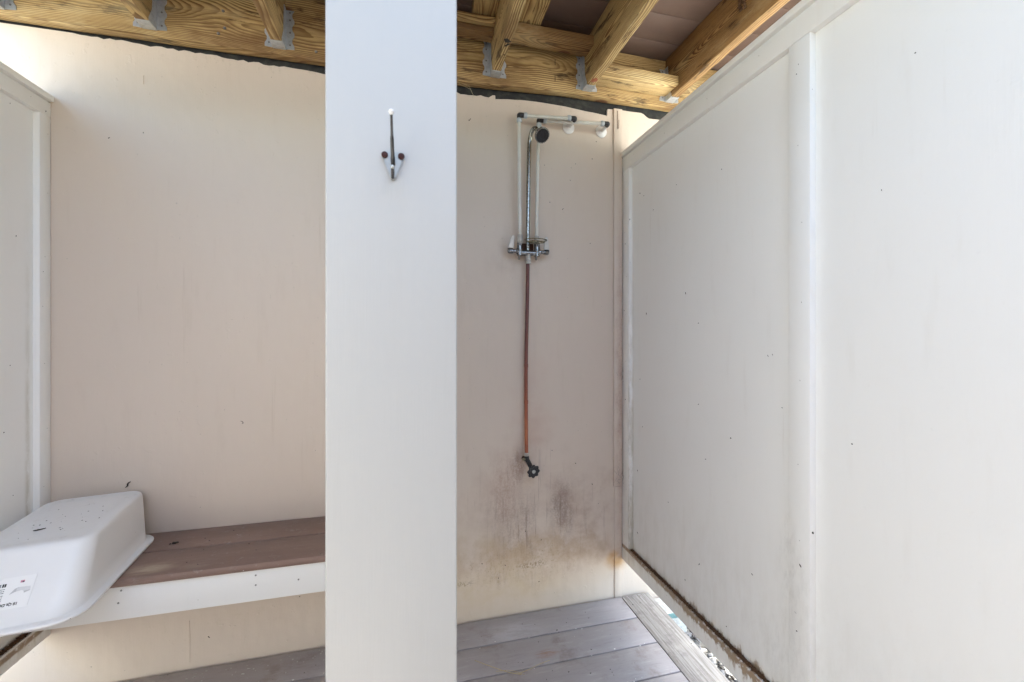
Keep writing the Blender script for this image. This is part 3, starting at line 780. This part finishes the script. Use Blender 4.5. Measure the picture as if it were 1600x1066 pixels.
flat('flag_print', 'pink', [(-.040, -.031, -.0175, -.0115)]); flat('flag_corner', 'ink', [(-.036, -.0315, -.0172, -.0145)], .0011)
bm = bmesh.new()
vs = [bm.verts.new((a+.008, b, .0009)) for a, b in ((-.056, -.046), (-.048, -.033), (-.041, -.0285), (-.014, -.030), (-.012, -.041), (-.022, -.045), (-.030, -.038), (-.045, -.040))]
bm.faces.new(vs); link('tub_picture', me('tub_picture', bm), 'greyprint2', sk, mtx=SM)
bm = bmesh.new()
vs = [bm.verts.new((a+.008, b, .0011)) for a, b in ((-.056, -.046), (-.048, -.033), (-.043, -.030), (-.043, -.0395), (-.052, -.0435))]
bm.faces.new(vs); vs = [bm.verts.new((a+.008, b, .0011)) for a, b in ((-.026, -.041), (-.012, -.0395), (-.0135, -.042), (-.024, -.046))]
bm.faces.new(vs); link('tub_picture_shade', me('tub_picture_shade', bm), 'greyprint', sk, mtx=SM)

def curl(name, label, pts, r=.0013):
    P_ = smooth_path(pts, 5); n = len(P_)
    o = tube(name, 'dirt', P_, [r*(.45+.55*math.sin(math.pi*(i+.5)/n)) for i in range(n)], None, 7)
    return tag(o, label, 'leaf bit')
curl('dry_leaf_curl', 'small dark dried curl stuck on the wall just above the tub', [(-.951, 1.719, .664), (-.945, 1.718, .669), (-.943, 1.718, .678), (-.936, 1.719, .683)], .0022)
curl('dry_leaf_curl', 'tiny thin dried curl stuck on the wall above the bench', [(-.594, 1.7195, .866), (-.589, 1.7185, .868), (-.592, 1.7185, .874), (-.598, 1.7195, .876)], .0010)
curl('dry_leaf_curl', 'short dark dried stalk lying on the base of the upturned tub', [(-1.000, 1.425, .6565), (-.990, 1.424, .6572), (-.978, 1.434, .6568)], .0017)
tw = thing('fallen_twig', 'forked dry pale twig lying on the floor boards right of the post', 'twig', (.385, 1.404, 0))
tube('stalk', 'straw', smooth_path([(.235, 1.505, .003), (.29, 1.46, .004), (.34, 1.425, .003), (.385, 1.404, .002)], 4), .0012, tw, 6)
tube('stalk', 'straw', smooth_path([(.375, 1.409, .003), (.42, 1.418, .004), (.46, 1.432, .003), (.50, 1.437, .005)], 4), .0009, tw, 6)
tube('stalk', 'straw', smooth_path([(.30, 1.438, .003), (.35, 1.428, .0045), (.395, 1.40, .003)], 4), .0008, tw, 6)

# ------------------------------------------------------------------ shower
SH = thing('outdoor_shower', 'chrome shower with white plastic supply pipes and long copper pipe on the cream wall', 'shower', (.492, 1.722, .60))
# mixer valve
mb = tube('mixer_body', 'chrome2', [(.444, 1.682, 1.536), (.540, 1.682, 1.536)], .0120, SH, 16)
for xx in (.4525, .5285):
    lathe('union_nut', 'chrome2', [(.011, 0), (.0125, .002), (.0125, .013), (.010, .015)], (xx, 1.682, 1.562), (0, 0, 1), mb, 6)
    lathe('valve_column', 'chrome2', [(.0120, -.013), (.0120, .028)], (xx, 1.682, 1.536), (0, 0, 1), mb, 14)
    lathe('mount_tab', 'chrome2', [(.004, 0), (.0045, .018), (.002, .021)], (xx-.003, 1.684, 1.527), (0, 0, -1), mb, 10)
for s, xx, nm in ((-1, .4525, 'left'), (1, .5285, 'right')):
    hd = lathe('handle', 'chrome2', [(.0105, 0), (.0115, .008), (.0075, .012), (.0078, .022), (.0105, .0235), (.0115, .040), (.008, .045)], (xx+s*.006, 1.680, 1.541), (s, 0, 0), SH, 16)
    bm = bmesh.new()
    xh = xx+s*.041
    prof = [(.0095, .002), (.0115, .010), (.0060, .047), (.0015, .053)]
    rg = []
    for hw_, h in prof:
        rg.append([bm.verts.new((dx*hw_-s*h*.14, dy*.0035-h*.38, h)) for dx, dy in ((-1, -1), (1, -1), (1, 1), (-1, 1))])
    for a, b in zip(rg, rg[1:]):
        for k in range(4): bm.faces.new((a[k], a[(k+1) % 4], b[(k+1) % 4], b[k]))
    bm.faces.new(rg[0]); bm.faces.new(rg[-1])
    bmesh.ops.bevel(bm, geom=bm.edges[:], offset=.0008, segments=1, affect='EDGES')
    link('lever', me('lever', bm), 'lever', hd, (xh, 1.678, 1.549))
    lathe('lever_collar', 'black', [(.0118, 0), (.0125, .0015), (.0118, .003)], (xh, 1.679, 1.5475), (0, 0, 1), hd, 14)
lathe('outlet_fitting', 'grey_fit', [(.0095, 0), (.0095, .012), (.0115, .013), (.0115, .020), (.009, .021), (.009, .023), (.0118, .024), (.0118, .036), (.0085, .037)], (.4905, 1.682, 1.528), (0, 0, -1), SH, 16)
box('recess_shade', 'rust', .462, .519, 1.700, 1.718, 1.536, 1.580, mb, .002)  # dark box put in as the shade of the recess between the columns
for xx in (.4525, .5285): lathe('dark_gasket', 'black', [(.0118, 0), (.0118, .003)], (xx, 1.682, 1.5735), (0, 0, 1), mb, 12)
# riser and head
rs = tube('riser_pipe', 'chrome', smooth_path([(.4895, 1.688, 1.545), (.4895, 1.688, 1.62), (.4925, 1.688, 1.80), (.4955, 1.688, 1.965), (.4985, 1.685, 2.018), (.505, 1.672, 2.050), (.514, 1.655, 2.052), (.5185, 1.643, 2.036)], 6), .0088, SH, 18)
lathe('riser_base', 'copper', [(.008, 0), (.008, .03)], (.4895, 1.690, 1.552), (0, 0, 1), SH, 12)
hx = Vector((.5190, 1.641, 2.034)); hd_ax = Vector((.10, -.62, -.55)).normalized()
hd = lathe('shower_head', 'chrome', [(.0095, -.006), (.0105, 0), (.0105, .012), (.0125, .013), (.0125, .018), (.015, .019), (.0175, .024), (.024, .034), (.0290, .043), (.0300, .047), (.0300, .054), (.0280, .0555)], hx, hd_ax, SH, 28)
fc = lathe('nozzle_plate', 'rubber', [(.0270, .0), (.0270, .0015), (.012, .0022), (.011, .0012), (.002, .0016)], hx+hd_ax*.0552, hd_ax, hd, 28)
q = hd_ax.to_track_quat('Z', 'Y').to_matrix().to_4x4()
bm = bmesh.new()
for k in range(26):
    a = 2*math.pi*k/26; r_ = bmesh.ops.create_cube(bm, size=.0026)['verts']
    for v in r_: v.co = Matrix.Rotation(a, 3, 'Z') @ (v.co+Vector((.0298, 0, .054)))
for k in range(12):
    a = 2*math.pi*k/12; r_ = bmesh.ops.create_cube(bm, size=.0018)['verts']
    for v in r_: v.co = Matrix.Rotation(a, 3, 'Z') @ (v.co+Vector((.017, 0, .0572)))
q.translation = hx
link('head_teeth', me('head_teeth', bm), 'black', hd, mtx=q)
# soap dish ring
sd = link('soap_dish', None, None, SH, (.508, 1.650, 1.590))
cx, cy, cz = .512, 1.645, 1.584
for rr_, zz in ((1, 0), (.8, -.008)):
    pts = [(cx+.047*rr_*math.cos(a), cy+.030*rr_*math.sin(a), cz+zz) for a in [2*math.pi*k/28 for k in range(29)]]
    tube('dish_rim', 'brass', pts, .0022, sd, 7)
for k in range(5):
    xx = cx-.024+k*.012; h = .024*math.sqrt(max(0, 1-((xx-cx)/.034)**2))
    tube('dish_wire', 'brass', [(xx, cy-h, cz-.008), (xx, cy+h, cz-.008)], .0014, sd, 6)
tube('dish_bracket', 'brass', [(.495, 1.688, 1.584), (.50, 1.665, 1.582)], .005, sd, 10)
# supply pipes
def ring(x_, y_, z_, ax, p, r=.0112, l=.016): return lathe('pipe_collar', 'pexring', [(r-.001, -l/2), (r, -l/2+.002), (r, l/2-.002), (r-.001, l/2)], (x_, y_, z_), ax, p, 16)
for (bx0, top_, en, fx, lab) in (((.4525, 1.676), (.4475, 1.671, 2.098), (.686, 1.643, 2.1075), (.686, 2.106), 'left'), ((.5285, 1.688), (.5395, 1.690, 2.098), (.843, 1.651, 2.108), (.843, 2.107), 'right')):
    a = (bx0[0], bx0[1], 1.578); b = top_
    p = tube('supply_pipe', 'pex', smooth_path([(a[0], a[1], 1.60), ((a[0]+b[0])/2-.002, (a[1]+b[1])/2, 1.84), (b[0], b[1], b[2]-.012)], 6), .0072, SH, 14)
    lathe('pipe_nut', 'grey_fit', [(.0105, 0), (.0115, .002), (.0115, .014), (.0095, .015), (.0095, .018), (.0115, .019), (.0115, .032), (.009, .035)], (a[0], a[1], 1.575), (0, 0, 1), p, 14)
    ring(b[0], b[1], b[2]-.014, (0, 0, 1), p)
    A = Vector((b[0], b[1], 2.106)); B = Vector(en); dr = (B-A).normalized()
    hp = tube('cross_pipe', 'pex', [A+dr*.018, A+dr*.018+(B-A-dr*.036)*.5+Vector((0, 0, -.001)), B-dr*.018], .0073, SH, 14)
    ring(*(A+dr*.026), dr, hp, .0118, .014); ring(*(B-dr*.026), dr, hp, .0118, .014)
    tube('elbow', 'black', smooth_path([A+Vector((0, 0, -.010)), A+Vector((0, 0, -.001)), A+dr*.004+Vector((0, 0, .001)), A+dr*.02], 4), .0100, hp, 12)
    tube('elbow', 'black', smooth_path([B-dr*.02, B-dr*.004, B+Vector((0, .004, 0)), B+Vector((0, .014, -.001))], 4), .0096, hp, 12)
    tube('stub_pipe', 'flange', [B+Vector((0, .012, -.0005)), (fx[0], 1.712, fx[1])], .0085, hp, 14)
    lathe('wall_flange', 'flange', [(.0275, 0), (.0275, .0025), (.024, .006), (.014, .0085), (.0125, .0105), (.009, .011)], (fx[0], 1.7215, fx[1]), (0, -1, 0), SH, 28)
# copper drain
cp = tube('copper_pipe', 'copper', smooth_path([(.4905, 1.690, 1.50), (.4895, 1.697, 1.30), (.486, 1.700, 1.10), (.4855, 1.700, .90), (.4865, 1.697, .69)], 8), .0078, SH, 14)
for zz in (1.06, .905):
    lathe('pipe_collar', 'copper', [(.0083, -.008), (.0090, -.006), (.0090, .006), (.0083, .008)], (.4858, 1.700, zz), (0, 0, 1), cp, 14)
# drain valve with black hand wheel
dv = link('drain_valve', None, None, SH, (.490, 1.697, .66))
lathe('coupling', 'grey_fit', [(.009, 0), (.0105, .001), (.0105, .013), (.009, .014)], (.4875, 1.697, .677), (0, 0, 1), dv, 14)
tube('valve_body', 'black', smooth_path([(.4875, 1.697, .676), (.489, 1.695, .662), (.493, 1.688, .652), (.497, 1.672, .640)], 4), [.010]*13, dv, 12)
tube('side_outlet', 'brass', [(.489, 1.697, .664), (.473, 1.694, .665), (.468, 1.694, .665)], .0055, dv, 10)
tube('wall_elbow', 'rust', [(.489, 1.695, .660), (.478, 1.7215, .662)], .0085, dv, 10)
wa = Vector((.16, -.97, -.12)).normalized(); wc = Vector((.502, 1.645, .626))
tube('valve_stem', 'black', [(.495, 1.680, .646), wc], .0075, dv, 12)
bm = bmesh.new()
nn = 8*8
def wr_(a): return .0222+.0028*math.cos(8*a)
pr = 8; R_ = []
for k in range(nn):
    a = 2*math.pi*k/nn; R_.append([bm.verts.new(((wr_(a)+.0042*math.cos(b))*math.cos(a), (wr_(a)+.0042*math.cos(b))*math.sin(a), .0045*math.sin(b))) for b in [2*math.pi*j/pr for j in range(pr)]])
for k in range(nn):
    a, b = R_[k], R_[(k+1) % nn]
    for j in range(pr): bm.faces.new((a[j], b[j], b[(j+1) % pr], a[(j+1) % pr]))
for k in range(4):
    a = math.pi*k/2+.4; r_ = bmesh.ops.create_cube(bm, size=1)['verts']
    for v in r_: v.co = Matrix.Rotation(a, 3, 'Z') @ Vector((v.co.x*.014+.012, v.co.y*.0045, v.co.z*.004))
q = wa.to_track_quat('Z', 'Y').to_matrix().to_4x4(); q.translation = wc
bmesh.ops.create_cone(bm, cap_ends=True, segments=24, radius1=.0212, radius2=.0212, depth=.002)
hwl = link('hand_wheel', autosmooth(me('hand_wheel', bm), 45), 'black', dv, mtx=q)
lathe('wheel_hub', 'grey_fit', [(.0075, .001), (.0075, .0045), (.0058, .0055), (.0050, .0030), (.001, .0030)], wc, wa, dv, 14)

# ------------------------------------------------------------------ white post with coat hook
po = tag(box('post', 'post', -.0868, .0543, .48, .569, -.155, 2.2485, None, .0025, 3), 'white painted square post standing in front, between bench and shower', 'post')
hk = thing('coat_hook', 'small nickel coat hook with two dark screws on the white post', 'hook', (-.0162, .48, 1.39))
HX, HZ = -.0165, -.0055
M['dark_nickel'] = m_simple('dark_nickel', (.10, .10, .10), .3, 1, .5, 90, c2=(.04, .04, .04))
M['plate_nickel'] = m_simple('dull_nickel', (.42, .43, .40), .35, .9, .3, 90, c2=(.25, .25, .22))
M['red_rust'] = m_simple('dark_rusty_screw', (.045, .012, .009), .8, .1, .4, 90, c2=(.012, .006, .005))
prism('base_plate', 'plate_nickel', [(HX+a, z+HZ) for a, z in ((-.0115, 1.4000), (-.0105, 1.4055), (-.005, 1.4060), (0, 1.404), (.005, 1.4060), (.0105, 1.4055), (.0115, 1.4000), (.0032, 1.377), (0, 1.374), (-.0032, 1.377))], .4768, .4798, hk, .0008)
for s_ in (-1, 1):
    lathe('screw', 'red_rust', [(.0036, 0), (.0036, .0012), (.0018, .002)], (HX+s_*.0088, .4768, 1.4010+HZ), (0, -1, 0), hk, 14)
tube('upper_arm', 'dark_nickel', smooth_path([(HX, .478, 1.392+HZ), (HX, .470, 1.3945+HZ), (HX-.0003, .462, 1.404+HZ), (HX-.0006, .454, 1.420+HZ), (HX-.0008, .449, 1.4325+HZ)], 6), [.0024]*8+[.0020]*8+[.0014]*9, hk, 10)
tube('lower_arm', 'dark_nickel', smooth_path([(HX, .478, 1.389+HZ), (HX, .470, 1.381+HZ), (HX, .462, 1.372+HZ), (HX+.0002, .456, 1.3705+HZ), (HX+.0002, .450, 1.377+HZ)], 6), .0016, hk, 10)
lathe('tip_ball', 'flange', [(.0005, -.0030), (.0020, -.0022), (.0030, 0), (.0020, .0022), (.0005, .0030)], (HX-.0009, .448, 1.4345+HZ), (0, 0, 1), hk, 14)
lathe('tip_ball', 'plate_nickel', [(.0005, -.0022), (.0016, -.0016), (.0022, 0), (.0016, .0016), (.0005, .0022)], (HX+.0002, .4495, 1.378+HZ), (0, 0, 1), hk, 12)

# crumbs of dirt and pale chips on the floor boards and the bench
def crumbs(label, mat, n, gen, s0, s1):
    bm = bmesh.new()
    for i in range(n):
        p = gen(); s = rnd.uniform(s0, s1)
        q_ = bmesh.ops.create_icosphere(bm, subdivisions=1, radius=s)['verts']
        f = Vector((rnd.uniform(.6, 2.2), rnd.uniform(.6, 1.4), .6))
        for v in q_: v.co = Vector((v.co.x*f.x, v.co.y*f.y, v.co.z*f.z))*(1+rnd.uniform(-.3, .3))+Vector(p)
    tag(link('floor_debris', me('floor_debris', bm), mat), label, 'debris', kind='stuff')
JY = [1.712-.1435*k-.141 for k in range(4)]
def near_gap():
    return (rnd.uniform(-1.0, .93), rnd.choice(JY)+rnd.gauss(0, .006), .001)
crumbs('pale crumbs and chips scattered along the gaps between the floor boards', 'flange', 70, near_gap, .0008, .0022)
crumbs('dark crumbs of dirt scattered over the grey floor boards', 'dirt', 110, lambda: (rnd.uniform(-1.0, 1.06), rnd.uniform(1.1, 1.705), .001), .0006, .0020)
crumbs('pale chips and dust lying along the floor below the bench', 'grey_fit', 60, lambda: (rnd.uniform(-.75, -.2), 1.705-abs(rnd.gauss(0, .05)), .001), .0008, .0026)
crumbs('dark crumbs of dirt scattered on the brown bench boards', 'dirt', 22, lambda: (rnd.uniform(-.75, -.12), rnd.uniform(1.43, 1.71), .4983), .0006, .0016)
